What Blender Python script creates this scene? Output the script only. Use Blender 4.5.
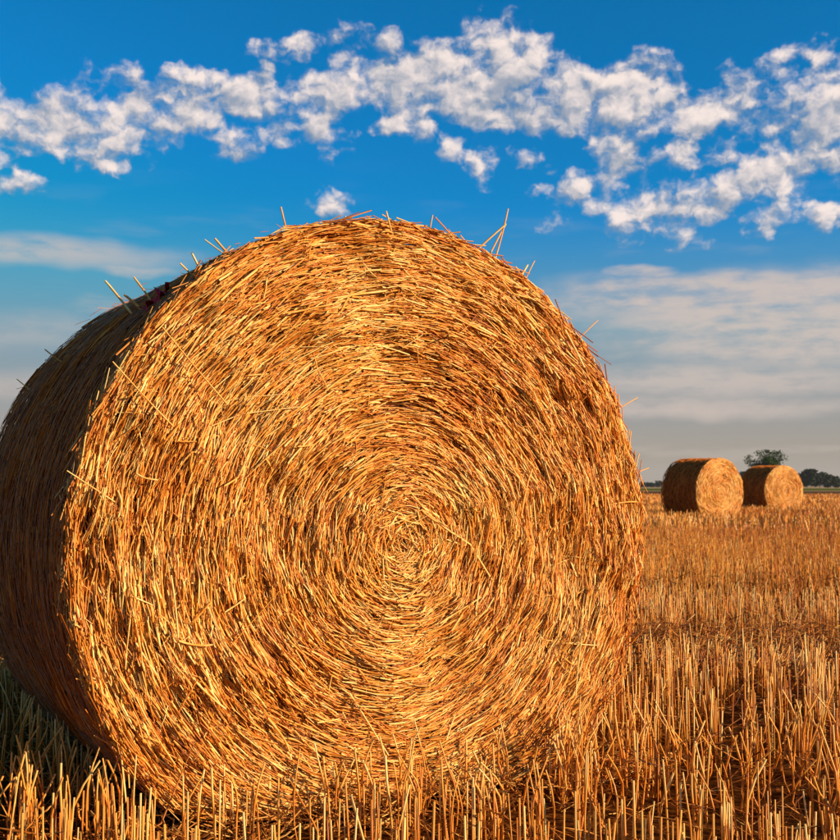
import bpy, math, random
import numpy as np

# ------------------------------------------------------------------ reset
for o in list(bpy.data.objects): bpy.data.objects.remove(o)
scene = bpy.context.scene
col = scene.collection
rng = np.random.default_rng(11)
random.seed(11)
R_ = math.radians

# ------------------------------------------------------------------ camera
FPX, CAM_H, PITCH = 1100.0, 0.72, 0.0600        # focal length in photo pixels (840 px frame)
cam_d = bpy.data.cameras.new('camera'); cam = bpy.data.objects.new('camera', cam_d); col.objects.link(cam)
cam.location = (0, 0, CAM_H); cam.rotation_euler = (math.pi/2 + PITCH, 0, 0)
cam_d.sensor_width = 36; cam_d.lens = FPX/840*36
cam_d.clip_start = 0.05; cam_d.clip_end = 20000
cam_d.dof.use_dof = True; cam_d.dof.focus_distance = 2.45; cam_d.dof.aperture_fstop = 16
scene.camera = cam

# ------------------------------------------------------------------ sun, sky, exposure
SUN_EL, SUN_AZ = R_(18), R_(110)      # azimuth measured from +Y (view direction) clockwise to +X
sun_dir = np.array([math.sin(SUN_AZ)*math.cos(SUN_EL), math.cos(SUN_AZ)*math.cos(SUN_EL), math.sin(SUN_EL)])
sun_d = bpy.data.lights.new('sun', 'SUN'); sun = bpy.data.objects.new('sun', sun_d); col.objects.link(sun)
sun_d.energy = 5.0; sun_d.angle = R_(0.5); sun_d.color = (1.0, 0.77, 0.54)
from mathutils import Vector
sun.rotation_euler = Vector(sun_dir).to_track_quat('Z', 'Y').to_euler()
sun.location = (20, -10, 15)
vs = scene.view_settings
vs.view_transform = 'Standard'; vs.look = 'None'; vs.exposure = 0.60; vs.gamma = 1.0; vs.use_curve_mapping = False

def px_dir(x, y):
    """direction (world) through a pixel of the photograph"""
    v = np.array([(x-420)/FPX, 1.0, (420-y)/FPX])
    c, s = math.cos(PITCH), math.sin(PITCH)
    v = np.array([v[0], v[1]*c - v[2]*s, v[1]*s + v[2]*c])
    return v/np.linalg.norm(v)

class NT:
    """small node helper"""
    def __init__(s, tree): s.t = tree; s.n = tree.nodes; s.l = tree.links
    def new(s, typ, **kw):
        n = s.n.new(typ)
        for k, v in kw.items(): setattr(n, k, v)
        return n
    def put(s, sock, v):
        if isinstance(v, bpy.types.NodeSocket): s.l.new(v, sock)
        elif v is not None: sock.default_value = v
    def m(s, op, a, b=None, c=None, clamp=False):
        n = s.new('ShaderNodeMath', operation=op, use_clamp=clamp)
        s.put(n.inputs[0], a); s.put(n.inputs[1], b); s.put(n.inputs[2], c)
        return n.outputs[0]
    def v(s, op, a, b=None, c=None):
        n = s.new('ShaderNodeVectorMath', operation=op)
        s.put(n.inputs[0], a); s.put(n.inputs[1], b)
        if c is not None: s.put(n.inputs[2], c)
        return n.outputs['Value'] if op in ('DOT_PRODUCT', 'LENGTH', 'DISTANCE') else n.outputs['Vector']
    def noise(s, vec, scale, detail=4, rough=.5, dist=0.0, lac=2.0, dim='3D'):
        n = s.new('ShaderNodeTexNoise', noise_dimensions=dim); s.put(n.inputs['Vector'], vec)
        n.inputs['Scale'].default_value = scale; n.inputs['Detail'].default_value = detail
        n.inputs['Roughness'].default_value = rough; n.inputs['Distortion'].default_value = dist
        n.inputs['Lacunarity'].default_value = lac
        return n
    def smooth(s, x, a, b, lo=0.0, hi=1.0):
        n = s.new('ShaderNodeMapRange', interpolation_type='SMOOTHSTEP'); n.clamp = True
        s.put(n.inputs['Value'], x)
        s.put(n.inputs['From Min'], a); s.put(n.inputs['From Max'], b)
        s.put(n.inputs['To Min'], lo); s.put(n.inputs['To Max'], hi)
        return n.outputs['Result']
    def mix(s, f, a, b):
        n = s.new('ShaderNodeMix', data_type='RGBA')
        s.put(n.inputs[0], f); s.put(n.inputs[6], a); s.put(n.inputs[7], b)
        return n.outputs[2]
    def ramp(s, f, stops):
        n = s.new('ShaderNodeValToRGB'); s.put(n.inputs[0], f)
        e = n.color_ramp.elements
        while len(e) < len(stops): e.new(0.5)
        for q, (p, c) in zip(e, stops): q.position = p; q.color = (*c, 1)
        return n.outputs[0]

world = bpy.data.worlds.new('World'); scene.world = world; world.use_nodes = True
w = NT(world.node_tree); w.n.clear()
SKY_STR = 0.063
sky = w.new('ShaderNodeTexSky', sky_type='NISHITA', sun_disc=False)
sky.sun_elevation = SUN_EL; sky.sun_rotation = SUN_AZ
sky.altitude = 0; sky.air_density = 1.0; sky.dust_density = 0.35; sky.ozone_density = 3.0
geo = w.new('ShaderNodeTexCoord').outputs['Generated']
sep = w.new('ShaderNodeSeparateXYZ'); w.put(sep.inputs[0], geo)
az = w.m('ARCTAN2', sep.outputs[0], sep.outputs[1])
el = w.m('ARCSINE', sep.outputs[2])
hs = w.new('ShaderNodeHueSaturation'); hs.inputs['Saturation'].default_value = 1.75; hs.inputs['Value'].default_value = 1.0
hs.inputs['Hue'].default_value = 0.49
w.put(hs.inputs['Color'], sky.outputs[0])
base_sky = w.v('MINIMUM', w.v('MULTIPLY', hs.outputs[0], (.28, 1.34, 1.58)), (.08/SKY_STR, .235/SKY_STR, .385/SKY_STR))
# angular position with clouds a little flattened
comb = w.new('ShaderNodeCombineXYZ'); w.put(comb.inputs[0], az); w.put(comb.inputs[1], el)
P = comb.outputs[0]
def warp(vec, amount, sc, seed):
    nz = w.noise(w.v('ADD', vec, (seed, seed*.7, 0.0)), sc, 3, .55, dim='2D').outputs['Color']
    d = w.v('SUBTRACT', nz, (.5, .5, .5))
    return w.v('MULTIPLY_ADD', d, (amount, amount*.8, 0.0), vec)
Pw = warp(warp(P, 0.024, 30.0, 3.1), .014, 85.0, 9.3)
Pd = warp(P, 0.012, 70.0, 5.0)
# cumulus puffs: (x, y, rx, ry, weight) in the photograph's pixels, turned into sky angles
PUFFS = [(-160,120,110,26,.9),(5,120,60,20,.9),(70,118,60,24,1.0),(135,122,50,26,1.0),(60,148,60,9,.8),(190,108,34,22,.85),(248,98,40,20,1.05),(318,92,30,18,.9),
 (372,82,44,24,1.0),(432,84,52,30,1.1),(500,66,40,34,1.15),(470,100,50,22,1.1),(556,96,52,28,1.15),(628,98,48,30,1.15),(690,116,38,18,1.1),(650,122,50,14,1.0),
 (738,104,17,20,1.05),(784,98,19,20,1.1),(832,112,24,34,1.1),(905,110,70,60,1.1),(735,188,52,14,1.0),(775,170,34,20,.95),(812,148,34,16,.9),
 (850,214,46,12,1.0),(655,205,17,16,1.15),(612,154,13,20,1.05),(640,170,18,9,.85),(675,156,30,12,.9),(480,165,9,12,1.0),(535,160,15,7,1.0),
 (575,186,12,9,1.0),(556,211,12,10,1.0),(600,206,9,8,1.0),(540,190,6,6,.95),(625,216,13,12,1.0),(768,216,20,10,.9),(700,216,16,9,.9),(722,150,18,9,.8),
 (336,204,15,6,.72),(450,143,9,9,1.0),(322,128,15,15,1.1),(284,133,19,9,1.0),(235,141,13,11,1.0),(336,33,19,7,1.05),
 (300,46,10,10,1.05),(378,44,17,8,1.0),(266,50,13,5,.95),(264,66,6,5,.9),(810,66,14,10,1.05),(784,54,11,6,.95),(120,79,20,9,1.0),(192,76,26,9,1.0),(150,88,20,8,.9),
 (10,182,18,6,.95),(110,164,28,7,.85),(685,237,14,8,.95),(630,66,8,5,.85),(395,126,22,8,.9),(415,122,16,9,.9)]
def puff_mask(vec):
    mask = None
    for (x, y, rx, ry, a) in PUFFS:
        small = rx < 21; a *= .66 if small else 1.0
        if small: rx, ry = rx*1.25, ry*1.25
        d = px_dir(x, y); A = math.atan2(d[0], d[1]); E_ = math.asin(d[2])
        q = w.v('MULTIPLY_ADD', vec, (FPX/rx*.80, FPX/ry*.80, 0.0), (-A*FPX/rx*.80, -E_*FPX/ry*.80, 0.0))
        g = w.m('MULTIPLY_ADD', w.v('DOT_PRODUCT', q, q), -(.55 if small else .75)*a, a)      # falls off from the middle
        mask = g if mask is None else w.m('MAXIMUM', mask, g)
    return w.m('MAXIMUM', mask, -1.2)
mask = puff_mask(Pw); mask_s = puff_mask(w.v('ADD', Pw, (.004, .009, 0.0)))
mask_d = w.m('SUBTRACT', mask, mask_s)
# away from the listed puffs the sky carries on with the same broken cloud
far_sky = w.m('SUBTRACT', w.smooth(w.noise(w.v('MULTIPLY', geo, (1.0, 1.0, 2.6)), 3.2, 2, .5).outputs['Fac'], .52, .74), .15)
off = w.smooth(w.m('ABSOLUTE', az), .50, .75)
hi_el = w.smooth(el, .47, .62)
far_w = w.m('MULTIPLY', w.m('MAXIMUM', off, hi_el), w.smooth(el, .12, .3))
far_m = w.m('SUBTRACT', w.m('MULTIPLY', far_sky, 1.1), w.m('SUBTRACT', 1.4, w.m('MULTIPLY', far_w, 1.4)))
mask = w.m('MAXIMUM', mask, far_m)
def puff(vec):
    q = w.v('MULTIPLY', vec, (1.0, 1.30, 1.0))
    a = w.noise(q, 30.0, 6, .56, dim='2D').outputs['Fac']
    b = w.new('ShaderNodeTexVoronoi', feature='F1', voronoi_dimensions='2D'); w.put(b.inputs['Vector'], q); b.inputs['Scale'].default_value = 62
    b.inputs['Detail'].default_value = 1.5; b.inputs['Roughness'].default_value = .5; b.normalize = True
    return w.m('SUBTRACT', w.m('MULTIPLY', a, 2.5), w.m('MULTIPLY', b.outputs['Distance'], .66))
f0 = puff(Pd); f1 = puff(w.v('ADD', Pd, (0.0045, 0.0065, 0.0)))        # second sample a step towards the sun
dens = w.m('ADD', w.m('MULTIPLY', mask, .95), w.m('SUBTRACT', f0, 1.10))
alpha = w.smooth(dens, .0, .95)
lit = w.m('SUBTRACT', f0, f1)                                         # thicker than its sunward neighbour: lit side
low0 = w.noise(P, 20.0, 2, .5, dim='2D').outputs['Fac']; low1 = w.noise(w.v('ADD', P, (.010, .018, 0.0)), 20.0, 2, .5, dim='2D').outputs['Fac']
lit = w.m('MULTIPLY_ADD', w.m('SUBTRACT', low0, low1), 1.3, lit)       # and the broad swell of the bank
lit = w.m('MULTIPLY_ADD', mask_d, .75, lit)
shade = w.smooth(lit, -.62, .85)
thick = w.smooth(dens, .25, 1.05)
K = 1.0/SKY_STR
def kc(r, g, b): return (r*K, g*K, b*K, 1)
cloud_c = w.mix(w.m('ADD', w.m('MULTIPLY', shade, .85), w.m('MULTIPLY', thick, .15), clamp=True), kc(.155, .205, .275), kc(.66, .56, .51))
# thin high veils and the pale band of haze over the horizon
Pv = warp(P, .03, 9.0, 8.0)
def veil(x, y, rx, ry):
    d = px_dir(x, y); A = math.atan2(d[0], d[1]); E_ = math.asin(d[2])
    q = w.v('MULTIPLY_ADD', Pv, (FPX/rx, FPX/ry, 0.0), (-A*FPX/rx, -E_*FPX/ry, 0.0))
    return w.m('MAXIMUM', w.m('SUBTRACT', 1.0, w.v('DOT_PRODUCT', q, q)), 0.0)
vn = w.noise(w.v('MULTIPLY', P, (1.0, 5.5, 1.0)), 9.0, 5, .55, dim='2D').outputs['Fac']
vn2 = w.noise(w.v('MULTIPLY', P, (1.0, 3.0, 1.0)), 34.0, 4, .6, dim='2D').outputs['Fac']
v1 = None
for V, wt in (((40,254,190,20), .55), ((135,272,55,9), .5), ((720,292,210,26), 1.0), ((800,318,240,60), .9), ((600,300,90,34), .55),
              ((640,272,44,9), .8), ((620,408,340,16), .6), ((720,380,260,24), .6), ((760,345,200,20), .6), ((-20,330,240,26), .35), ((30,385,200,20), .4)):
    g = w.m('MULTIPLY', veil(*V), wt); v1 = g if v1 is None else w.m('MAXIMUM', v1, g)
v_gen = w.m('MULTIPLY', w.m('MULTIPLY', w.smooth(el, .34, .12), w.smooth(vn, .46, .72)), w.m('ADD', w.m('MULTIPLY', off, .6), .25))
v1 = w.m('MAXIMUM', v1, v_gen)
veil_a = w.m('MULTIPLY', w.smooth(v1, .0, .8), w.smooth(w.m('ADD', w.m('MULTIPLY', vn, .6), w.m('MULTIPLY', vn2, .4)), .28, .62, .25, .85))
haze_a = w.smooth(el, .265, -.01, 0.0, .97)
c1 = w.mix(haze_a, base_sky, kc(.262, .217, .175))
c2 = w.mix(veil_a, c1, kc(.445, .365, .32))
c3 = w.mix(w.m('MULTIPLY', alpha, .95), c2, cloud_c)
bg = w.new('ShaderNodeBackground'); w.put(bg.inputs[0], c3); bg.inputs[1].default_value = SKY_STR
wo = w.new('ShaderNodeOutputWorld'); w.l.new(bg.outputs[0], wo.inputs[0])
world.cycles.sampling_method = 'NONE'
scene.cycles.max_bounces = 4; scene.cycles.diffuse_bounces = 3; scene.cycles.glossy_bounces = 2; scene.cycles.volume_bounces = 0

# ------------------------------------------------------------------ materials
def material(name):
    m = bpy.data.materials.new(name); m.use_nodes = True
    t = NT(m.node_tree); t.n.clear()
    out = t.new('ShaderNodeOutputMaterial'); b = t.new('ShaderNodeBsdfPrincipled')
    t.l.new(b.outputs[0], out.inputs[0])
    return m, t, b
def straw_material(name, stops, rough=.42, spec=.25, vary=.35, nscale=60, transl=0.0):
    m, t, b = material(name)
    a = t.new('ShaderNodeAttribute', attribute_name='tint')
    tc = t.new('ShaderNodeTexCoord').outputs['Object']
    nz = t.noise(tc, nscale, 3, .6).outputs['Fac']
    f = t.m('ADD', a.outputs['Fac'], t.m('MULTIPLY', t.m('SUBTRACT', nz, .5), vary), clamp=True)
    t.put(b.inputs['Base Color'], t.ramp(f, stops))
    b.inputs['Roughness'].default_value = rough
    b.inputs['Specular IOR Level'].default_value = spec
    return m
M = {}
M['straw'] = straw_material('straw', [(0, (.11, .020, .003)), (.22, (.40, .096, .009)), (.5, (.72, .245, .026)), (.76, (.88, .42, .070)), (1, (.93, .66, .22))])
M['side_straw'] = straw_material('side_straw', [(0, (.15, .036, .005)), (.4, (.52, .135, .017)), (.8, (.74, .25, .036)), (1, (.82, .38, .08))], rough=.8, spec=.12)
M['stubble'] = straw_material('stubble', [(0, (.13, .023, .003)), (.25, (.38, .088, .009)), (.55, (.70, .240, .026)), (.8, (.82, .395, .070)), (1, (.90, .60, .20))], nscale=25)
M['leaf_litter'] = straw_material('leaf_litter', [(0, (.10, .022, .002)), (.4, (.40, .115, .010)), (.75, (.54, .21, .028)), (1, (.76, .44, .11))], rough=.55, nscale=30)
def noisy(name, stops, scale, rough=.9, detail=6, bump=0.0, bscale=40, coord='Object', stretch=(1, 1, 1)):
    m, t, b = material(name)
    tc = t.v('MULTIPLY', t.new('ShaderNodeTexCoord').outputs[coord], stretch)
    n = t.noise(tc, scale, detail, .6).outputs['Fac']
    t.put(b.inputs['Base Color'], t.ramp(t.smooth(n, .3, .7), stops))
    b.inputs['Roughness'].default_value = rough; b.inputs['Specular IOR Level'].default_value = .0
    if bump:
        bp = t.new('ShaderNodeBump'); bp.inputs['Strength'].default_value = bump; bp.inputs['Distance'].default_value = .02
        t.put(bp.inputs['Height'], t.noise(tc, bscale, 5, .6).outputs['Fac']); t.l.new(bp.outputs[0], b.inputs['Normal'])
    return m
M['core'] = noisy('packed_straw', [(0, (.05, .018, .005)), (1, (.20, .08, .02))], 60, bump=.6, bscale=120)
M['net'] = noisy('net_thread', [(0, (.40, .24, .14)), (1, (.52, .33, .21))], 10, rough=.45)
M['red'] = noisy('red_plastic', [(0, (.42, .02, .04)), (1, (.62, .05, .07))], 30, rough=.4)
M['bark'] = noisy('bark', [(0, (.045, .03, .02)), (1, (.11, .08, .055))], 6, bump=.4, bscale=20)
M['crop'] = noisy('green_crop', [(0, (.075, .095, .012)), (1, (.13, .14, .022))], .03, stretch=(1, 3, 1))
M['plough'] = noisy('ploughed_soil', [(0, (.085, .042, .02)), (1, (.16, .085, .04))], .06, stretch=(1, 3, 1))
M['cut_field'] = noisy('cut_field', [(0, (.34, .22, .10)), (1, (.46, .31, .15))], .02, stretch=(1, 3, 1))
M['hill'] = noisy('wooded_hill', [(0, (.045, .065, .03)), (1, (.10, .115, .055))], .008)
def leaf_material(name, dark, light):
    m, t, b = material(name)
    a = t.new('ShaderNodeAttribute', attribute_name='tint')
    t.put(b.inputs['Base Color'], t.ramp(a.outputs['Fac'], [(0, dark), (1, light)]))
    b.inputs['Roughness'].default_value = .8; b.inputs['Specular IOR Level'].default_value = .15
    return m
M['leaf'] = leaf_material('tree_leaf', (.020, .038, .006), (.075, .115, .020))
M['leaf_far'] = leaf_material('dark_leaf', (.010, .020, .004), (.030, .046, .010))
# ground: soil with straw bits near, tan cut straw far away
m, t, b = material('field_ground')
tc = t.new('ShaderNodeTexCoord').outputs['Object']
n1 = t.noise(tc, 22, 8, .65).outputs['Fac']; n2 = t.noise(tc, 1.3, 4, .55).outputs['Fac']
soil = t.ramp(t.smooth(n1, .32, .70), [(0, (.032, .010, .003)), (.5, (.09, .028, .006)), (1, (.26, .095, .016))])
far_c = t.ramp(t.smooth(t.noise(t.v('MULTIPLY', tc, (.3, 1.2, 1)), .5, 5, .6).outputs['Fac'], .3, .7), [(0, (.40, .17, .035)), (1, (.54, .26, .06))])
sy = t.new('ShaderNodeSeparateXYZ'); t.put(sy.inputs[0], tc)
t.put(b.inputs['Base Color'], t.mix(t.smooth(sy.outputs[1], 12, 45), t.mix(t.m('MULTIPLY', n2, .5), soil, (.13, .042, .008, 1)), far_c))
b.inputs['Roughness'].default_value = .95; b.inputs['Specular IOR Level'].default_value = 0
bp = t.new('ShaderNodeBump'); bp.inputs['Strength'].default_value = .7; bp.inputs['Distance'].default_value = .02
t.put(bp.inputs['Height'], n1); t.l.new(bp.outputs[0], b.inputs['Normal'])
M['ground'] = m

# ------------------------------------------------------------------ mesh helpers
def mesh_np(name, verts, quads, tint=None, tris=None):
    """fast mesh from numpy arrays (quads [n,4], tris [m,3])"""
    me = bpy.data.meshes.new(name)
    verts = np.asarray(verts, np.float32).reshape(-1, 3)
    q = np.asarray(quads, np.int32).reshape(-1, 4) if quads is not None else np.zeros((0, 4), np.int32)
    tr = np.asarray(tris, np.int32).reshape(-1, 3) if tris is not None else np.zeros((0, 3), np.int32)
    me.vertices.add(len(verts)); me.vertices.foreach_set('co', verts.ravel())
    loops = np.concatenate([q.ravel(), tr.ravel()]); me.loops.add(len(loops)); me.loops.foreach_set('vertex_index', loops)
    starts = np.concatenate([np.arange(len(q))*4, len(q)*4 + np.arange(len(tr))*3]).astype(np.int32)
    me.polygons.add(len(starts)); me.polygons.foreach_set('loop_start', starts)
    me.update(calc_edges=True)
    if tint is not None:
        at = me.attributes.new('tint', 'FLOAT', 'POINT'); at.data.foreach_set('value', np.asarray(tint, np.float32))
    return me
def tubes(pts, rad, sides=4, squash=None, taper=None, cap=False):
    """pts [N,K,3] centre lines, rad [N]; returns verts, quads. squash flattens the section into a ribbon"""
    N, K, _ = pts.shape
    tan = np.gradient(pts, axis=1); tan /= np.linalg.norm(tan, axis=2, keepdims=True) + 1e-9
    ref = np.broadcast_to(rng.normal(size=(N, 1, 3)), (N, K, 3))
    a = np.cross(tan, ref); a /= np.linalg.norm(a, axis=2, keepdims=True) + 1e-9
    b = np.cross(tan, a)
    ang = np.arange(sides)/sides*2*np.pi
    r = np.broadcast_to(np.asarray(rad)[:, None], (N, K)).copy()
    if taper is not None: r *= np.asarray(taper)[None, :]
    sq = np.ones(N) if squash is None else squash
    V = pts[:, :, None, :] + r[:, :, None, None]*(np.cos(ang)[None, None, :, None]*a[:, :, None, :] + (np.sin(ang)[None, None, :, None]*sq[:, None, None, None])*b[:, :, None, :])
    idx = np.arange(N*K*sides).reshape(N, K, sides)
    nx = np.roll(idx, -1, axis=2)
    Q = np.stack([idx[:, :-1], nx[:, :-1], nx[:, 1:], idx[:, 1:]], axis=-1).reshape(-1, 4)
    if cap and sides == 4: Q = np.concatenate([Q, idx[:, -1, :], idx[:, 0, ::-1]])
    return V.reshape(-1, 3), Q
def tint_of(t, K, sides): return np.repeat(t, K*sides)
def join(parts):
    V, Q, T, o = [], [], [], 0
    for v, q, t in parts: V.append(v); Q.append(q + o); T.append(t); o += len(v)
    return np.concatenate(V), np.concatenate(Q), np.concatenate(T)
def obj(name, me, mat, parent=None, kind=None):
    if mat is not None and not me.materials: me.materials.append(mat)
    o = bpy.data.objects.new(name, me); col.objects.link(o)
    if parent is not None: o.parent = parent
    if kind: o['kind'] = kind
    return o
def tag(o, label, cat, group=None):
    o['label'] = label; o['category'] = cat
    if group: o['group'] = group
def lump(x, y, seed, sc):
    """smooth 2D noise from summed waves"""
    r = np.random.default_rng(seed); s = 0
    for k in range(9):
        d = r.normal(size=2); d /= np.linalg.norm(d); f = sc*r.uniform(.5, 2.2)
        s = s + np.sin(f*(d[0]*x + d[1]*y) + r.uniform(0, 6.28))
    return s/3.0

# ------------------------------------------------------------------ ground, far fields, hills
def grid_mesh(name, x0, x1, y0, y1, nx, ny, zf):
    X, Y = np.meshgrid(np.linspace(x0, x1, nx), np.linspace(y0, y1, ny)); Z = zf(X, Y)
    i = np.arange(nx*ny).reshape(ny, nx)
    return mesh_np(name, np.stack([X, Y, Z], -1).reshape(-1, 3), np.stack([i[:-1, :-1], i[:-1, 1:], i[1:, 1:], i[1:, :-1]], -1).reshape(-1, 4))
def ground_z(x, y):
    return .010*lump(x, y, 5, 4.0)*np.exp(-np.hypot(x, y)/14) - .004
xs = np.concatenate([-np.geomspace(3300, 4, 34), np.linspace(-3.9, 3.9, 90), np.geomspace(4, 3300, 34)])
ys = np.concatenate([-np.geomspace(60, 1, 12), np.linspace(-.9, 9, 110), np.geomspace(9.2, 3300, 46)])
X, Y = np.meshgrid(xs, ys); i = np.arange(X.size).reshape(X.shape)
gm = mesh_np('ground', np.stack([X, Y, ground_z(X, Y)], -1).reshape(-1, 3), np.stack([i[:-1, :-1], i[:-1, 1:], i[1:, 1:], i[1:, :-1]], -1).reshape(-1, 4))
for p in gm.polygons: p.use_smooth = True
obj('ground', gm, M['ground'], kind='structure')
def strip(name, y0, y1, z, mat, wob, edge=0.0):
    n = 80; x = np.linspace(-1100, 1100, n)
    a = y0 + wob*np.sin(x/37.0) + x*edge; c = y1 + wob*np.sin(x/51.0 + 1) + x*edge
    V = np.concatenate([np.stack([x, a, x*0 + z], 1), np.stack([x, c, x*0 + z], 1)])
    k = np.arange(n - 1)
    obj(name, mesh_np(name, V, np.stack([k, k+1, n+k+1, n+k], 1)), M[mat], kind='structure')
strip('ploughed_field', 78, 150, .012, 'plough', .8, .02)
strip('grass_margin', 150, 168, .018, 'cut_field', .6, .02)
strip('green_crop_field', 168, 330, .024, 'crop', 1.2, .02)
strip('cut_cereal_field', 330, 1500, .03, 'cut_field', 3)
def hill(name, x0, x1, y, hmax, seed):
    def zf(X, Y):
        u = (X - x0)/(x1 - x0)
        return -1.0 + hmax*np.clip(1 - ((Y - y)/260.0)**2, 0, 1)*np.sin(np.pi*np.clip(u, 0, 1))**.6*(.75 + .16*lump(X, Y*0, seed, .006) + .05*lump(X, Y, seed+1, .03))
    me = grid_mesh(name, x0, x1, y - 260, y + 260, 160, 14, zf)
    for p in me.polygons: p.use_smooth = True
    obj(name, me, M['hill'], kind='structure')
hill('hill', 700, 1900, 2500, 34, 3)
hill('hill', -900, 800, 2700, 24, 8)

# ------------------------------------------------------------------ straw bales
BR = 0.742; BZ = 0.589; BL = 1.06
def settle(P):
    """the bale's weight flattens its belly on the ground (local z up, axis height BZ)"""
    z = P[..., 2]; k = .10
    P[..., 2] = np.where(z < k, .012 + (k - .012)*np.exp((z - k)/(k - .012)), z)
    return P
def face_depth(x, z, seed):
    r = np.hypot(x, z)
    edge = np.clip((r - .60)/.15, 0, 1)
    d = .030*edge**2.2 + .009*lump(x, z, seed, 14) + .006*lump(x, z, seed + 9, 45) + .004*lump(x, z, seed + 19, 110)
    ph = np.arctan2(z, x)
    d += .003*np.sin(2*np.pi*r/.052 + ph) * np.clip(r/.2, 0, 1)
    return d - .012*np.clip(1 - r/.3, 0, 1)
def face_straws(n, rmin, rmax, lmean, depth, seed, width, sides=4, jit=.17, tilt=.07, K=3, flat=False, tmean=.65):
    """straws laid round the axis on the flat end; local frame x right, y into the bale, z up (axis at z=0)"""
    r = BR*np.sqrt(rng.uniform(0, 1, n))
    ph = rng.uniform(0, 2*np.pi, n)
    L = np.clip(rng.lognormal(math.log(lmean), .55, n), .015, .30)
    L = np.minimum(L, 1.5*r + .05)
    spread = jit + .55*np.exp(-(r/.09)**2)
    a = rng.normal(0, 1, n)*spread + np.where(rng.uniform(size=n) < .06, rng.normal(0, .6, n), 0)
    curv = np.where(r > .08, .75/np.maximum(r, .08), 0)*np.clip(rng.normal(1, .35, n), 0, 2)
    s = np.linspace(-.5, .5, K)[None, :]*L[:, None]
    et = np.stack([-np.sin(ph), np.cos(ph)], 1); er = np.stack([np.cos(ph), np.sin(ph)], 1)
    d = np.cos(a)[:, None]*et + np.sin(a)[:, None]*er; nn = np.stack([-d[:, 1], d[:, 0]], 1)
    c = r[:, None]*er
    xz = c[:, None, :] + s[..., None]*d[:, None, :] + (.5*curv[:, None]*s**2)[..., None]*nn[:, None, :]
    rr = np.hypot(xz[..., 0], xz[..., 1]); lim = np.minimum(1, (BR + .004)/np.maximum(rr, 1e-6)); xz = xz*lim[..., None]
    y = face_depth(xz[..., 0], xz[..., 1], seed) + (rng.uniform(0, 1, n)**.8*depth - .004)[:, None] + s*rng.normal(0, tilt, n)[:, None]
    P = np.stack([xz[..., 0], y, xz[..., 1]], -1)
    rad = rng.uniform(rmin, rmax, n)
    t = np.clip(rng.normal(tmean + (.1 if flat else 0), .24, n) + .10*lump(c[:, 0], c[:, 1], seed + 3, 9), 0, 1)
    P[..., 2] += BZ; settle(P)
    v, q = tubes(P, rad*width, sides, squash=rng.uniform(.08, .3, n) if flat else rng.uniform(.3, 1, n), taper=[.8] + [1]*(K-2) + [.7])
    return v, q, tint_of(t, K, sides)
def side_straws(n, rmin, rmax, lmean, width, sides=3, K=3):
    ph = rng.uniform(-.40*np.pi, 1.40*np.pi, n); y = rng.uniform(.05, BL, n)
    L = np.clip(rng.lognormal(math.log(lmean), .5, n), .02, .20)
    s = np.linspace(-.5, .5, K)[None, :]*L[:, None]
    a = rng.normal(0, .16, n)
    rad0 = BR + rng.uniform(-.016, .004, n) + .006*lump(ph*BR, y, 31, 16)
    edge = np.clip((.09 - y)/.05, 0, 1); rad0 -= .010*edge
    lift = rng.normal(0, .02, n)
    phs = ph[:, None] + s*np.cos(a)[:, None]/BR
    rr = rad0[:, None] + s*lift[:, None]
    P = np.stack([rr*np.cos(phs), np.clip(y[:, None] + s*np.sin(a)[:, None], .035, BL), rr*np.sin(phs) + BZ], -1)
    settle(P)
    t = np.clip(rng.normal(.5, .22, n), 0, 1)
    v, q = tubes(P, rng.uniform(rmin, rmax, n)*width, sides, squash=rng.uniform(.3, 1, n))
    return v, q, tint_of(t, K, sides)
def rim_straws(n, width, sides=3, K=4):
    """ragged ends standing off the edge between the flat end and the wrapped side"""
    ph = rng.uniform(-.30*np.pi, 1.30*np.pi, n); L = rng.uniform(.02, .10, n)
    y0 = rng.uniform(-.002, .055, n); s = np.linspace(0, 1, K)[None, :]*L[:, None]
    a = rng.normal(0, .35, n) + np.where(rng.uniform(size=n) < .5, 0, np.pi)
    out = np.abs(rng.normal(.03, .10, n)); fy = rng.normal(-.05, .20, n)
    r0 = BR - rng.uniform(.0, .03, n)
    phs = ph[:, None] + s*np.cos(a)[:, None]/BR
    rr = r0[:, None] + s*out[:, None] + s**2*rng.normal(0, .8, n)[:, None]
    P = np.stack([rr*np.cos(phs), y0[:, None] + s*fy[:, None] + .02, rr*np.sin(phs) + BZ], -1)
    settle(P)
    v, q = tubes(P, rng.uniform(.0008, .0018, n)*width, sides)
    return v, q, tint_of(np.clip(rng.normal(.52, .22, n), 0, 1), K, sides)
def core_mesh(seed):
    na, V, Q = 120, [], []
    prof = [(0.0, .02), (.2, .02), (.4, .02), (.55, .02), (.62, .022), (.68, .035), (.70, .055), (.713, .09), (.715, .3), (.715, .6), (.715, BL - .06), (.70, BL - .02), (.6, BL), (.3, BL), (.0, BL)]
    for j, (r, y) in enumerate(prof):
        ph = np.arange(na)/na*2*np.pi; x, z = r*np.cos(ph), r*np.sin(ph)
        yy = y + (face_depth(x, z, seed) + .012 - .030*np.clip((r - .60)/.15, 0, 1)**2.2 if y < .1 else 0)
        V.append(settle(np.stack([x, np.broadcast_to(yy, x.shape), z + BZ], -1)))
    k = np.arange(na); n2 = np.roll(k, -1)
    for j in range(len(prof) - 1): Q.append(np.stack([j*na + k, j*na + n2, (j+1)*na + n2, (j+1)*na + k], 1))
    return mesh_np('bale_core', np.concatenate(V), np.concatenate(Q))
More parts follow.
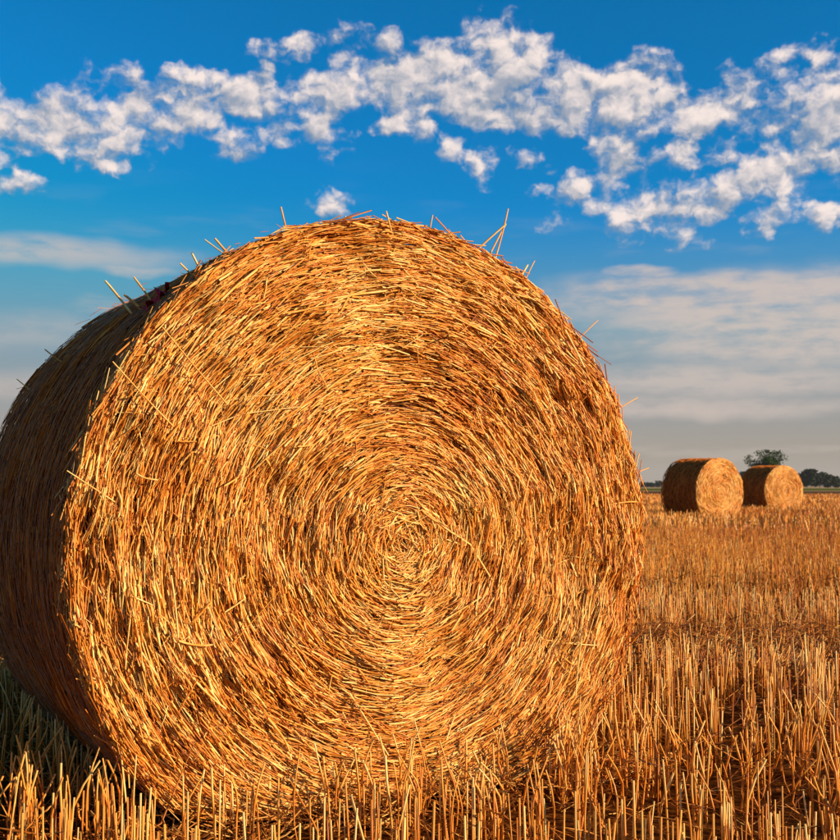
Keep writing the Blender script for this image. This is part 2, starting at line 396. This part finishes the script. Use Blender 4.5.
def net_mesh(threads, seg, r):
    """wide-meshed wrap: threads round the bale and zigzags between them"""
    parts = []
    ph = np.linspace(-.40*np.pi, 1.40*np.pi, seg)
    ys = np.linspace(.03, BL - .03, threads)
    yy = ys[:, None] + rng.normal(0, .0025, (threads, seg)); rr = BR + .0065 + rng.normal(0, .0015, (threads, seg))
    P = np.stack([rr*np.cos(ph), yy, rr*np.sin(ph) + BZ], -1); settle(P)
    v, q = tubes(P, np.full(threads, r), 3); parts.append((v, q, np.zeros(len(v))))
    z = np.where(np.arange(seg) % 2 == 0, 0, 1)[None, :]*(ys[1] - ys[0])
    yz = ys[:-1, None] + z + rng.normal(0, .0025, (threads - 1, seg))
    rr = BR + .0065 + rng.normal(0, .0015, (threads - 1, seg))
    P = np.stack([rr*np.cos(ph), yz, rr*np.sin(ph) + BZ], -1); settle(P)
    v, q = tubes(P, np.full(threads - 1, r*.8), 3); parts.append((v, q, np.zeros(len(v))))
    v, q, _ = join(parts)
    return mesh_np('net_wrap', v, q)
def bale(loc, rot, label, detail, seed):
    e = bpy.data.objects.new('round_straw_bale', None); col.objects.link(e)
    e.empty_display_size = .3; e.location = loc; e.rotation_euler = (0, 0, rot)
    tag(e, label, 'straw bale', 'round straw bales on the stubble field')
    obj('bale_core', core_mesh(seed), M['core'], e)
    if detail:
        f = join([face_straws(29500, .0009, .0021, .042, .024, seed, 1.0, jit=.13, tilt=.09),
                  face_straws(10000, .0015, .0031, .034, .012, seed, 1.0, sides=4, jit=.14, tilt=.10, flat=True),
                  face_straws(5500, .0011, .0021, .058, .006, seed, 1.0, jit=.13, tilt=.08, tmean=.66),
                  face_straws(24000, .0005, .0012, .026, .012, seed, 1.0, sides=3, jit=.24, tilt=.16, K=2),
                  rim_straws(7000, 1.15)])
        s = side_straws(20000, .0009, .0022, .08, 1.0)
        net = net_mesh(30, 170, .0006)
    else:
        f = join([face_straws(7000, .0022, .0040, .085, .010, seed, 1.3, sides=3, tilt=.05, tmean=.62), face_straws(4000, .0022, .0050, .10, .002, seed, 1.2, sides=3, tilt=.04, tmean=.70), rim_straws(500, 2.5)])
        s = side_straws(6000, .0022, .0042, .11, 1.3, K=2)
        net = None
    obj('face_straw', mesh_np('face_straw', f[0], f[1], f[2]), M['straw'], e, 'stuff')
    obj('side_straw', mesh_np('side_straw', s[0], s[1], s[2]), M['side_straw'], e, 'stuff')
    if net: obj('net_wrap', net, M['net'], e)
    return e
TH = R_(31.1)
main_loc = np.array([-.040, 2.51, 0.0])
main = bale(main_loc, TH, 'huge golden round straw bale filling the foreground, its spiral end facing the viewer', True, 21)
far1 = bale((6.52, 23.9, 0), R_(33), 'nearer of the two distant round straw bales, the larger one on the left', False, 51)
far2 = bale((10.42, 31.5, 0), R_(28.5), 'farther of the two distant round straw bales, on the right below the leafy tree', False, 77)
far2.scale = (1.03, .97, .985)

# single straws of the big bale -------------------------------------------------
def straw_variant(bend, kink, tint, r):
    K = 7; s = np.linspace(0, 1, K)
    P = np.stack([s, bend*s*(1 - s)*4 + kink*np.clip(s - .55, 0, 1), .25*bend*np.sin(s*5)], -1)[None]*.1
    v, q = tubes(P, np.array([r]), 5, taper=[1, 1, .96, 1.0, .93, .96, .8])
    return mesh_np('straw', v, q, np.clip(tint + .1*np.sin(np.repeat(s, 5)*9), 0, 1))
variants = [straw_variant(rng.normal(0, .05), 0 if k % 3 else rng.normal(0, .25), rng.uniform(.6, 1.0), rng.uniform(.0013, .0022)) for k in range(16)]
stiff = [straw_variant(rng.normal(0, .012), 0, rng.uniform(.6, .95), .0016) for k in range(6)]
for v in variants + stiff: v.materials.append(M['straw'])
from mathutils import Matrix
def place_straw(base, tip, me, thick=1.0):
    """a straw from base to tip in the bale's local frame"""
    b, t_ = Vector(base), Vector(tip); d = t_ - b; L = d.length; x = d/L
    up = Vector((random.gauss(0, 1), random.gauss(0, 1), random.gauss(0, 1))); y = x.cross(up).normalized(); z = x.cross(y)
    o = bpy.data.objects.new('straw', me); col.objects.link(o); o.parent = main
    Mx = Matrix(((x.x*L/.1, y.x*thick, z.x*thick, b.x), (x.y*L/.1, y.y*thick, z.y*thick, b.y), (x.z*L/.1, y.z*thick, z.z*thick, b.z), (0, 0, 0, 1)))
    o.matrix_local = Mx
    return o
def to_local(px, py, yl):
    """point where the ray through a photo pixel meets the plane yl metres behind the bale's flat end"""
    d = px_dir(px, py); o = np.array([0, 0, CAM_H])
    ax = np.array([-math.sin(TH), math.cos(TH), 0]); ux = np.array([math.cos(TH), math.sin(TH), 0])
    k = (yl - np.dot(o - main_loc, ax))/np.dot(d, ax); p = o + k*d - main_loc
    return np.array([np.dot(p, ux), yl, p[2]])
count = 0
for (a, bq, yl, dy, th) in [((283,228),(280,204),.06,.0,1.3), ((397,240),(386,208),.02,-.03,1.3), ((430,226),(433,212),.08,0,1.0), ((470,246),(451,231),.04,-.02,1.5),
        ((472,244),(506,222),.03,-.02,1.5), ((488,252),(507,221),.06,.03,1.3), ((498,250),(509,206),.05,.01,1.3), ((520,274),(529,262),.04,0,1.6), ((526,278),(536,258),.05,0,1.0),
        ((120,304),(103,279),.30,.05,1.8), ((141,292),(132,275),.22,.02,1.5), ((130,300),(122,293),.28,.03,2.0), ((226,246),(213,236),.10,.0,1.6), ((228,250),(203,237),.10,.03,1.0),
        ((220,240),(232,246),.10,.0,.9), ((197,270),(190,250),.15,0,1.6), ((192,272),(178,261),.16,0,1.3), ((618,410),(640,396),.03,0,1.0), ((626,478),(652,467),.03,0,.9),
        ((100,500),(64,470),.0,-.02,.9), ((96,690),(73,680),.03,0,1.4), ((104,728),(124,805),.04,-.04,1.3), ((112,736),(127,790),.05,-.03,1.0), ((80,640),(70,668),.03,0,1.0),
        ((578,338),(600,318),.04,0,.9), ((341,222),(345,213),.1,0,.9), ((50,356),(42,348),.75,0,1.2), ((20,388),(14,378),.9,.02,1.0), ((160,420),(110,360),-.02,-.01,1.0), ((215,395),(160,325),-.02,-.01,1.0)]:
    a, bq = np.array(a, float), np.array(bq, float)
    for p_, k_ in ((a, 15.0), (bq, 3.0)):                  # rooted well inside the packed straw
        d_ = np.array([405.0, 540.0]) - p_; p_ += d_/np.linalg.norm(d_)*k_
    A = to_local(*a, yl); B = to_local(*bq, yl + dy)
    place_straw(A, B, stiff[count % 6], th); count += 1
while count < 300:                                   # the palest and largest straws lying on the flat end
    r = BR*.97*math.sqrt(rng.uniform(.0, 1)); ph = rng.uniform(0, 2*np.pi)
    L = min(rng.lognormal(math.log(.06), .45), .17, 1.3*r + .04)
    a = rng.normal(0, .16) + (rng.normal(0, .9) if rng.uniform() < .10 else 0)
    et = np.array([-math.sin(ph), math.cos(ph)]); er = np.array([math.cos(ph), math.sin(ph)])
    d = math.cos(a)*et + math.sin(a)*er; c = r*er
    A, B = c - d*L/2, c + d*L/2
    if max(np.hypot(*A), np.hypot(*B)) > BR*.985 or min(A[1], B[1]) + BZ < .12: continue
    ya = float(face_depth(*A, 21)) - .004 - abs(rng.normal(0, .004)); yb = float(face_depth(*B, 21)) - .004 - abs(rng.normal(0, .007))
    ym = float(face_depth(*c, 21)) - .005
    lift = min(0, ym - (ya + yb)/2)
    place_straw((A[0], ya + lift, A[1] + BZ), (B[0], yb + lift, B[1] + BZ), variants[count % 16], rng.uniform(.8, 1.35)); count += 1
# dark curled fibres fraying off the wrapped side
n = 260; ph = rng.uniform(.5*np.pi, 1.15*np.pi, n); y = rng.uniform(.05, BL, n); K = 7
s = np.linspace(0, 1, K)[None, :]; L = rng.uniform(.012, .045, n)[:, None]
cu = rng.normal(0, 2.6, n)[:, None]
rr = BR - .004 + L*np.sin(np.abs(cu)*s + .3)/(np.abs(cu) + .4)*1.2; pp = ph[:, None] + (s*L*np.cos(cu*s))/BR
P = np.stack([rr*np.cos(pp), y[:, None] + s*L*rng.normal(0, .6, n)[:, None], rr*np.sin(pp) + BZ], -1)
v, q = tubes(P, rng.uniform(.0004, .0009, n), 3)
obj('frayed_fibre', mesh_np('frayed_fibre', v, q, tint_of(rng.uniform(.1, .8, n), K, 3)), M['side_straw'], main, 'stuff')
# small crumpled scrap of red wrap near the top of the shaded side
c = to_local(146, 290, .20); ph0 = math.atan2(c[2] - BZ, c[0]); nu, nv = 14, 5
U, W_ = np.meshgrid(np.linspace(0, 1, nu), np.linspace(0, 1, nv))
phs = ph0 + (U - .5)*.105 + .004*np.sin(W_*7); rr = BR + .010 + .007*np.sin(U*17 + W_*4) + .005*rng.normal(size=U.shape)
yy = .16 + W_*.035 + .012*np.sin(U*9)
P = np.stack([rr*np.cos(phs), yy, rr*np.sin(phs) + BZ], -1); i = np.arange(nu*nv).reshape(nv, nu)
o = obj('wrap_scrap', mesh_np('wrap_scrap', P.reshape(-1, 3), np.stack([i[:-1, :-1], i[:-1, 1:], i[1:, 1:], i[1:, :-1]], -1).reshape(-1, 4)), M['red'], main)
o['label'] = 'crumpled scrap of red plastic wrap'

# ------------------------------------------------------------------ stubble
BALES = [(main_loc[:2], TH), (np.array([6.52, 23.9]), R_(33)), (np.array([10.42, 31.5]), R_(28.5))]
def under_bales(x, y, h):
    """limit stalk height below the bales' bellies; returns new heights (0 = crushed away)"""
    h = h.copy()
    for c, th in BALES:
        dx, dy = x - c[0], y - c[1]
        lx = dx*math.cos(th) + dy*math.sin(th); ly = -dx*math.sin(th) + dy*math.cos(th)
        ins = (ly > -.035) & (ly < BL + .03) & (np.abs(lx) < BR + .03)
        zb = BZ - np.sqrt(np.maximum(BR**2 - lx**2, 0)) - .02
        h = np.where(ins, np.minimum(h, zb), h)
    return np.where(h < .04, 0, h)
def rows(y0, y1, wid, dens, row=.125, ang=R_(6), jx=.022, tuft=0):
    area_pts = []
    ca, sa = math.cos(ang), math.sin(ang)
    half = wid(y1)
    n = int(dens*2*half*(y1 - y0 + 2*half*abs(sa))*1.02)
    u = rng.uniform(-half*1.05, half*1.05, n); lo, hi = y0 - half*abs(sa) - .2, y1 + half*abs(sa) + .2
    v = np.round(rng.uniform(lo, hi, n)/row)*row + rng.normal(0, jx, n)
    x = u*ca - v*sa; y = u*sa + v*ca
    if tuft:                                            # stems of one plant rise close together
        m = len(x)//tuft; idx = rng.integers(0, m, len(x)); x = x[idx] + rng.normal(0, .011, len(x)); y = y[idx] + rng.normal(0, .011, len(x))
    k = (y > y0) & (y < y1) & (np.abs(x) < wid(y))
    return x[k], y[k]
def track(x, y):
    """wheel tracks that pressed the stubble down"""
    return np.maximum(np.exp(-((y - 4.42 - .03*x)/.36)**2), .75*np.exp(-((y - 6.6 - .03*x)/.38)**2))
def height(x, y, n):
    h = np.clip(rng.normal(.180, .030, n), .05, .28)*(1 + .10*lump(x, y, 40, 2.2))
    return h*(1 - .62*track(x, y))
# near: every stalk a bent tube with torn sheath
x, y = rows(1.0, 6.0, lambda d: .46*d + 1.1, 540, tuft=3)
h = under_bales(x, y, height(x, y, len(x)))
k = h > 0; x, y, h = x[k], y[k], h[k]; n = len(x)
tr = track(x, y)
la = rng.uniform(0, 2*np.pi, n); lm = np.abs(rng.normal(0, .055, n)) + np.where(rng.uniform(size=n) < .05, rng.uniform(.2, .7, n), 0) + tr*np.abs(rng.normal(.6, .4, n))
lm = np.minimum(lm, 1.25); la = np.where(tr > .4, rng.normal(.2, .9, n), la)
rad = rng.uniform(.0013, .0024, n)
# keep leaning stalks clear of the big bale
gx, gy = x + np.cos(la)*h*np.sin(lm), y + np.sin(la)*h*np.sin(lm)
hh = under_bales(gx, gy, h); bad = hh < h*.98; lm = np.where(bad, .03, lm)
tintv = np.clip(rng.normal(.62, .22, n), 0, 1)
# the largest stalks in view stand as single things
c_, s_ = math.cos(PITCH), math.sin(PITCH)
def px_of(X, Y, Z):
    d = Y*c_ + (Z - CAM_H)*s_; v = -Y*s_ + (Z - CAM_H)*c_
    return 420 + FPX*X/d, 420 - FPX*v/d
tx, ty = px_of(x, y, h*np.cos(lm)); bx_, by_ = px_of(x, y, 0*h)
show = np.where((tx > 0) & (tx < 840) & (ty < 838), np.minimum(by_, 840) - ty, 0)*(y < 2.9)
pick = np.argsort(-show)[:300]
rest = np.ones(n, bool); rest[pick] = False
svar = []
for kx in range(14):
    K = 6; s = np.linspace(0, 1, K)
    P = np.stack([.06*rng.normal()*s*(1 - s) + .02*rng.normal()*np.sin(4*s), .06*rng.normal()*s*(1 - s), s*.2], -1)[None]
    v, q = tubes(P, np.array([1.9e-3]), 6, taper=[1.15, 1.05, 1, 1.18, .98, .95])
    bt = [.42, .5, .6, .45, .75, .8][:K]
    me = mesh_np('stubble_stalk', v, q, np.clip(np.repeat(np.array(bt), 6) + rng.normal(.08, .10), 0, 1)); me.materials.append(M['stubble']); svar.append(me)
for j, kx in enumerate(pick):
    o = bpy.data.objects.new('stubble_stalk', svar[j % 14]); col.objects.link(o)
    o.location = (x[kx], y[kx], float(ground_z(x[kx], y[kx])) - .003)
    wd = rad[kx]/1.9e-3
    o.scale = (wd, wd, h[kx]/.2)
    d = Vector((math.cos(la[kx])*math.sin(lm[kx]), math.sin(la[kx])*math.sin(lm[kx]), math.cos(lm[kx])))
    o.rotation_mode = 'QUATERNION'; o.rotation_quaternion = d.to_track_quat('Z', 'Y')
    px = tx[kx]
    if lm[kx] > .2: lab = 'bent pale stubble stalk leaning over in the near foreground'
    elif px < 190: lab = 'upright pale stubble stalk in the lower left corner beside the shaded bale side'
    elif px < 600: lab = 'upright pale stubble stalk in front of the foot of the big bale'
    else: lab = 'upright pale stubble stalk in the lower right foreground'
    tag(o, lab, 'stubble stalk', 'single stubble stalks in the near foreground')
x, y, h, la, lm, rad, tintv = [a[rest] for a in (x, y, h, la, lm, rad, tintv)]; n = len(x)
gz = ground_z(x, y) - .003
def stalk_lines(x, y, gz, h, la, lm, K):
    s = np.linspace(0, 1, K)[None, :]
    bend = lm[:, None]*(.75 + .25*s)
    hx = np.cos(la)[:, None]*np.sin(bend)*s*h[:, None]; hy = np.sin(la)[:, None]*np.sin(bend)*s*h[:, None]
    return np.stack([x[:, None] + hx, y[:, None] + hy, gz[:, None] + np.cos(bend)*s*h[:, None]], -1)
parts = []
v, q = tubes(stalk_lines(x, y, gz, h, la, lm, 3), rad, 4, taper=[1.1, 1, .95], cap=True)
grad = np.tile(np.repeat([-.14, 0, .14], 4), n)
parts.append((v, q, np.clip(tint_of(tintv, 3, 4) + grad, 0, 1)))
# torn leaf sheaths hanging on the stalks
ns = int(n*.5); pk = rng.choice(n, ns, replace=False); K = 3
hb = rng.uniform(.15, .8, ns)*h[pk]; aa = rng.uniform(0, 6.28, ns); L = rng.uniform(.02, .075, ns); s = np.linspace(0, 1, K)[None, :]
P = np.stack([x[pk][:, None] + np.cos(la[pk])[:, None]*np.sin(lm[pk])[:, None]*hb[:, None] + np.cos(aa)[:, None]*s*L[:, None]*.8,
              y[pk][:, None] + np.sin(la[pk])[:, None]*np.sin(lm[pk])[:, None]*hb[:, None] + np.sin(aa)[:, None]*s*L[:, None]*.8,
              np.maximum(gz[pk][:, None] + hb[:, None]*np.cos(lm[pk])[:, None] + (rng.uniform(.2, .9, ns)[:, None]*s - rng.uniform(.3, 1.5, ns)[:, None]*s**2)*L[:, None], .004)], -1)
lv, lq = tubes(P, rng.uniform(.0012, .0030, ns), 3, squash=np.full(ns, .15), taper=[.7, 1, .25])
leaf_parts = [(lv, lq, tint_of(np.clip(rng.normal(.45, .25, ns), 0, 1), K, 3))]
# middle distance
def zone(y0, y1, wid, dens, r0, r1, sides, lean, tmean=.58):
    x, y = rows(y0, y1, wid, dens); h = under_bales(x, y, height(x, y, len(x))); k = h > 0; x, y, h = x[k], y[k], h[k]; n = len(x)
    trk = track(x, y); la = rng.uniform(0, 6.28, n); lm = np.minimum(np.abs(rng.normal(0, lean, n)) + trk*np.abs(rng.normal(.4, .4, n)), 1.2)
    ln = stalk_lines(x, y, ground_z(x, y) - .003, h, la, lm, 2)
    t = np.clip(rng.normal(tmean, .2, n) + .10*lump(x, y, 61, .8) + .07*lump(x*.2, y, 62, 1.6), 0, 1)
    rad = rng.uniform(r0, r1, n)
    if sides == 2:
        a = rng.uniform(0, np.pi, n); w_ = np.stack([np.cos(a), np.sin(a), 0*a], 1)*rad[:, None]
        V = np.stack([ln[:, 0] - w_, ln[:, 0] + w_, ln[:, 1] + w_, ln[:, 1] - w_], 1).reshape(-1, 3)
        return V, np.arange(n*4).reshape(-1, 4), np.repeat(t, 4)
    v, q = tubes(ln, rad, sides)
    return v, q, tint_of(t, 2, sides)
parts.append(zone(6.0, 15, lambda d: .44*d + 2.0, 330, .0015, .0026, 3, .16))
parts.append(zone(15, 34, lambda d: .43*d + 3.0, 120, .0028, .0052, 2, .22))
parts.append(zone(34, 80, lambda d: .43*d + 6.0, 40, .005, .011, 2, .25))
V, Q, T = join(parts)
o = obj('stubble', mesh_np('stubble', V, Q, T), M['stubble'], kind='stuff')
tag(o, 'short golden cereal stubble covering the whole field', 'stubble')
# loose straw and chaff lying between the stalks
def litter(n, y0, y1, wid, lmean, r0, r1, zmax, K, sides):
    y = np.sqrt(rng.uniform(y0**2, y1**2, n)); x = rng.uniform(-1, 1, n)*wid(y)
    pile = track(x, y)
    h0 = under_bales(x, y, np.full(n, .3)); 
    L = np.clip(rng.lognormal(math.log(lmean), .5, n), .02, .3); a = rng.uniform(0, 6.28, n)
    z = rng.uniform(0, 1, n)**1.6*zmax*(1 + .8*pile) + .006; z = np.minimum(z, np.maximum(h0 - .03, .008))
    keep = h0 > .05; x, y, L, a, z = x[keep], y[keep], L[keep], a[keep], z[keep]; n = len(x)
    s = np.linspace(-.5, .5, K)[None, :]*L[:, None]; cv = rng.normal(0, 5, n)[:, None]; ti = rng.normal(0, .35, n)[:, None]; arch = rng.normal(0, 4, n)[:, None]
    P = np.stack([x[:, None] + np.cos(a)[:, None]*s - np.sin(a)[:, None]*cv*s**2, y[:, None] + np.sin(a)[:, None]*s + np.cos(a)[:, None]*cv*s**2,
                  np.maximum(z[:, None] + ti*s - arch*s**2, .004)], -1)
    for c, th in BALES[:1]:                            # nothing pokes into the big bale
        dx, dy = P[..., 0] - c[0], P[..., 1] - c[1]; lx = dx*math.cos(th) + dy*math.sin(th); ly = -dx*math.sin(th) + dy*math.cos(th)
        ins = ((ly > -.02) & (ly < BL + .02) & (np.abs(lx) < BR)).any(1); zt = P[..., 2].max(1); low = (BZ - np.sqrt(np.maximum(BR**2 - np.abs(lx).min(1)**2, 0)) - .01) > zt
        P = P[~ins | low]
    n = len(P)
    v, q = tubes(P, rng.uniform(r0, r1, n), sides, squash=rng.uniform(.12, .6, n), taper=[.5] + [1]*(K-2) + [.4])
    return v, q, tint_of(np.clip(rng.normal(.5, .25, n), 0, 1), K, sides)
leaf_parts.append(litter(20000, 1.0, 6, lambda d: .46*d + 1.1, .055, .0011, .0031, .10, 3, 3))
leaf_parts.append(litter(4500, 3.9, 5.0, lambda d: .46*d + 1.1, .12, .0012, .0026, .10, 3, 3))
leaf_parts.append(litter(9000, 6, 15, lambda d: .44*d + 2, .10, .0018, .0036, .13, 3, 3))
leaf_parts.append(litter(5000, 15, 40, lambda d: .43*d + 3, .16, .003, .006, .17, 3, 3))
# a skirt of shed straw round the foot of the big bale
n = 1000; lx = rng.uniform(-.75, .70, n); ly = -np.abs(rng.normal(0, .09, n)) - .03; sd = rng.uniform(size=n) < .35
ly = np.where(sd, rng.uniform(0, BL, n), ly); lx = np.where(sd, np.sign(rng.normal(size=n))*(.50 + np.abs(rng.normal(0, .12, n))), lx)
x = main_loc[0] + lx*math.cos(TH) - ly*math.sin(TH); y = main_loc[1] + lx*math.sin(TH) + ly*math.cos(TH)
a = rng.uniform(0, 6.28, n); K = 4; L = rng.uniform(.03, .12, n); s = np.linspace(-.5, .5, K)[None, :]*L[:, None]
P = np.stack([x[:, None] + np.cos(a)[:, None]*s, y[:, None] + np.sin(a)[:, None]*s, np.maximum(rng.uniform(.01, .07, n)[:, None] + s*rng.normal(0, .4, n)[:, None], .006)], -1)
lv, lq = tubes(P, rng.uniform(.001, .0022, n), 3); leaf_parts.append((lv, lq, tint_of(np.clip(rng.normal(.75, .2, n), 0, 1), K, 3)))
V, Q, T = join(leaf_parts)
o = obj('loose_straw', mesh_np('loose_straw', V, Q, T), M['leaf_litter'], kind='stuff')
tag(o, 'loose chaff and torn straw leaves lying in the stubble', 'straw')

# ------------------------------------------------------------------ trees
def tree(px, top_px, dist, width_px, label, seed, leaf_n, leaf_sz, mat, open_crown=False, group=None, stretch=1.0):
    r = np.random.default_rng(seed)
    X0 = (px - 420)/FPX*dist; H = CAM_H + (486 - top_px)/FPX*dist; W = width_px/FPX*dist/2
    e = bpy.data.objects.new('tree', None); col.objects.link(e); e.location = (X0, dist, 0)
    tag(e, label, 'tree', group)
    lines, rad, cl = [], [], []
    K = 5
    def limb(a, b, r0):
        a, b = np.array(a, float), np.array(b, float); s = np.linspace(0, 1, K)[:, None]
        lines.append(a + (b - a)*s + np.sin(s*np.pi)*r.normal(0, .05, 3)*np.linalg.norm(b - a)); rad.append(r0)
    fork = H*(.12 if not open_crown else .30)
    limb((0, 0, -.1), (0, 0, fork), .035*H*.6)
    nl = 9 if open_crown else 11
    for k in range(nl):
        a = k*2.4 + r.uniform(-.4, .4); f = r.uniform(.35, 1.0)
        tip = np.array([W*.9*f*math.cos(a), W*.9*f*math.sin(a), H*(r.uniform(.60, .90) if open_crown else r.uniform(.18, .93))])
        limb((0, 0, fork*r.uniform(.8, 1)), tip, .012*H)
        cl.append((tip, r.uniform(.16, .26)*min(W*2, H)*(.75 if open_crown else 1.15)))
        mid = tip*.62 + np.array([0, 0, fork*.3]); cl.append((mid, r.uniform(.16, .24)*min(W*2, H)))
        for _ in range(1): 
            t2 = tip + r.normal(0, .13, 3)*np.array([W*2, W*2, H*.6]); t2[2] = min(t2[2], H*.97); limb(tip*.7 + np.array([0, 0, fork*.25]), t2, .006*H); cl.append((t2, r.uniform(.09, .17)*min(W*2, H)))
    if open_crown:
        cl.append((np.array([0, 0, H*.62]), .33*W*2))
        for (dx, zz, sz) in ((-.85, .82, .10), (-.55, .93, .10), (-.05, .97, .11), (.45, .90, .13), (.8, .80, .13)):
            tip = np.array([W*dx, r.normal(0, .3)*W, H*zz]); limb((0, 0, fork), tip, .012*H); cl.append((tip, sz*W*2))
    P = np.array(lines); v, q = tubes(P, np.array(rad), 6, taper=np.linspace(1, .45, K))
    obj('trunk', mesh_np('trunk', v, q), M['bark'], e)
    wts = np.array([c[1]**2 for c in cl]); ci = r.choice(len(cl), leaf_n, p=wts/wts.sum())
    ctr = np.array([c[0] for c in cl])[ci]; rr = np.array([c[1] for c in cl])[ci]
    d = r.normal(size=(leaf_n, 3)); d /= np.linalg.norm(d, axis=1, keepdims=True)
    pos = ctr + d*(rr*r.uniform(.35, 1.05, leaf_n))[:, None]*np.array([1.15, 1.15, .8]); pos[:, 2] = np.clip(pos[:, 2], H*.06, H*1.0)
    a = r.normal(size=(leaf_n, 3)); a /= np.linalg.norm(a, axis=1, keepdims=True); b_ = np.cross(a, r.normal(size=(leaf_n, 3))); b_ /= np.linalg.norm(b_, axis=1, keepdims=True)
    sz = leaf_sz*r.uniform(.5, 1.3, leaf_n)[:, None]
    V = np.stack([pos - a*sz, pos + b_*sz*.55, pos + a*sz, pos - b_*sz*.55], 1).reshape(-1, 3)
    tn = np.repeat(np.clip(r.normal(.45, .25, leaf_n), 0, 1), 4)
    obj('crown', mesh_np('crown', V, np.arange(leaf_n*4).reshape(-1, 4), tn), mat, e)
tree(766, 450, 200, 37, 'leafy tree with an open ragged crown rising behind the farther small bale', 5, 3800, .18, M['leaf'], True)
HG = 'dark trees along the far field edge'
tree(743, 472, 420, 16, 'dark rounded tree showing between the two distant bales', 6, 2600, .5, M['leaf_far'], group=HG)
tree(791, 471, 415, 20, 'dark bushy tree partly hidden by the right edge of the farther bale', 10, 2800, .5, M['leaf_far'], group=HG)
tree(806, 469.5, 410, 20, 'tallest dark tree just right of the farther bale', 7, 3200, .5, M['leaf_far'], group=HG)
tree(819, 472, 418, 18, 'dark rounded tree in the middle of the row right of the bales', 8, 2800, .5, M['leaf_far'], group=HG)
tree(830, 476.5, 425, 15, 'low dark tree at the right end of the row by the frame edge', 9, 2400, .45, M['leaf_far'], group=HG)
tree(838, 479.5, 430, 14, 'lowest dark shrub-like tree at the right frame edge', 12, 2200, .4, M['leaf_far'], group=HG)
tree(656, 481, 640, 20, 'small dark tree on the horizon just left of the nearer distant bale', 13, 2000, .5, M['leaf_far'], group=HG)
tree(644, 482, 640, 14, 'lowest tiny dark tree on the horizon beside the big bale edge', 14, 1600, .5, M['leaf_far'], group=HG)

# ------------------------------------------------------------------ air
me = bpy.data.meshes.new('haze')
x0, x1, y0, y1, z0, z1 = -3350, 3350, -80, 3350, -3, 48
vv = [(a, b, c) for a in (x0, x1) for b in (y0, y1) for c in (z0, z1)]
me.from_pydata(vv, [], [(0, 1, 3, 2), (4, 6, 7, 5), (0, 4, 5, 1), (2, 3, 7, 6), (0, 2, 6, 4), (1, 5, 7, 3)]); me.update()
hm = bpy.data.materials.new('haze'); hm.use_nodes = True; ht = NT(hm.node_tree); ht.n.clear()
ho = ht.new('ShaderNodeOutputMaterial'); pv = ht.new('ShaderNodeVolumePrincipled')
pv.inputs['Color'].default_value = (.82, .88, .95, 1); pv.inputs['Density'].default_value = .00010; pv.inputs['Anisotropy'].default_value = 0.0
ht.l.new(pv.outputs[0], ho.inputs['Volume'])
o = obj('haze', me, hm, kind='stuff')
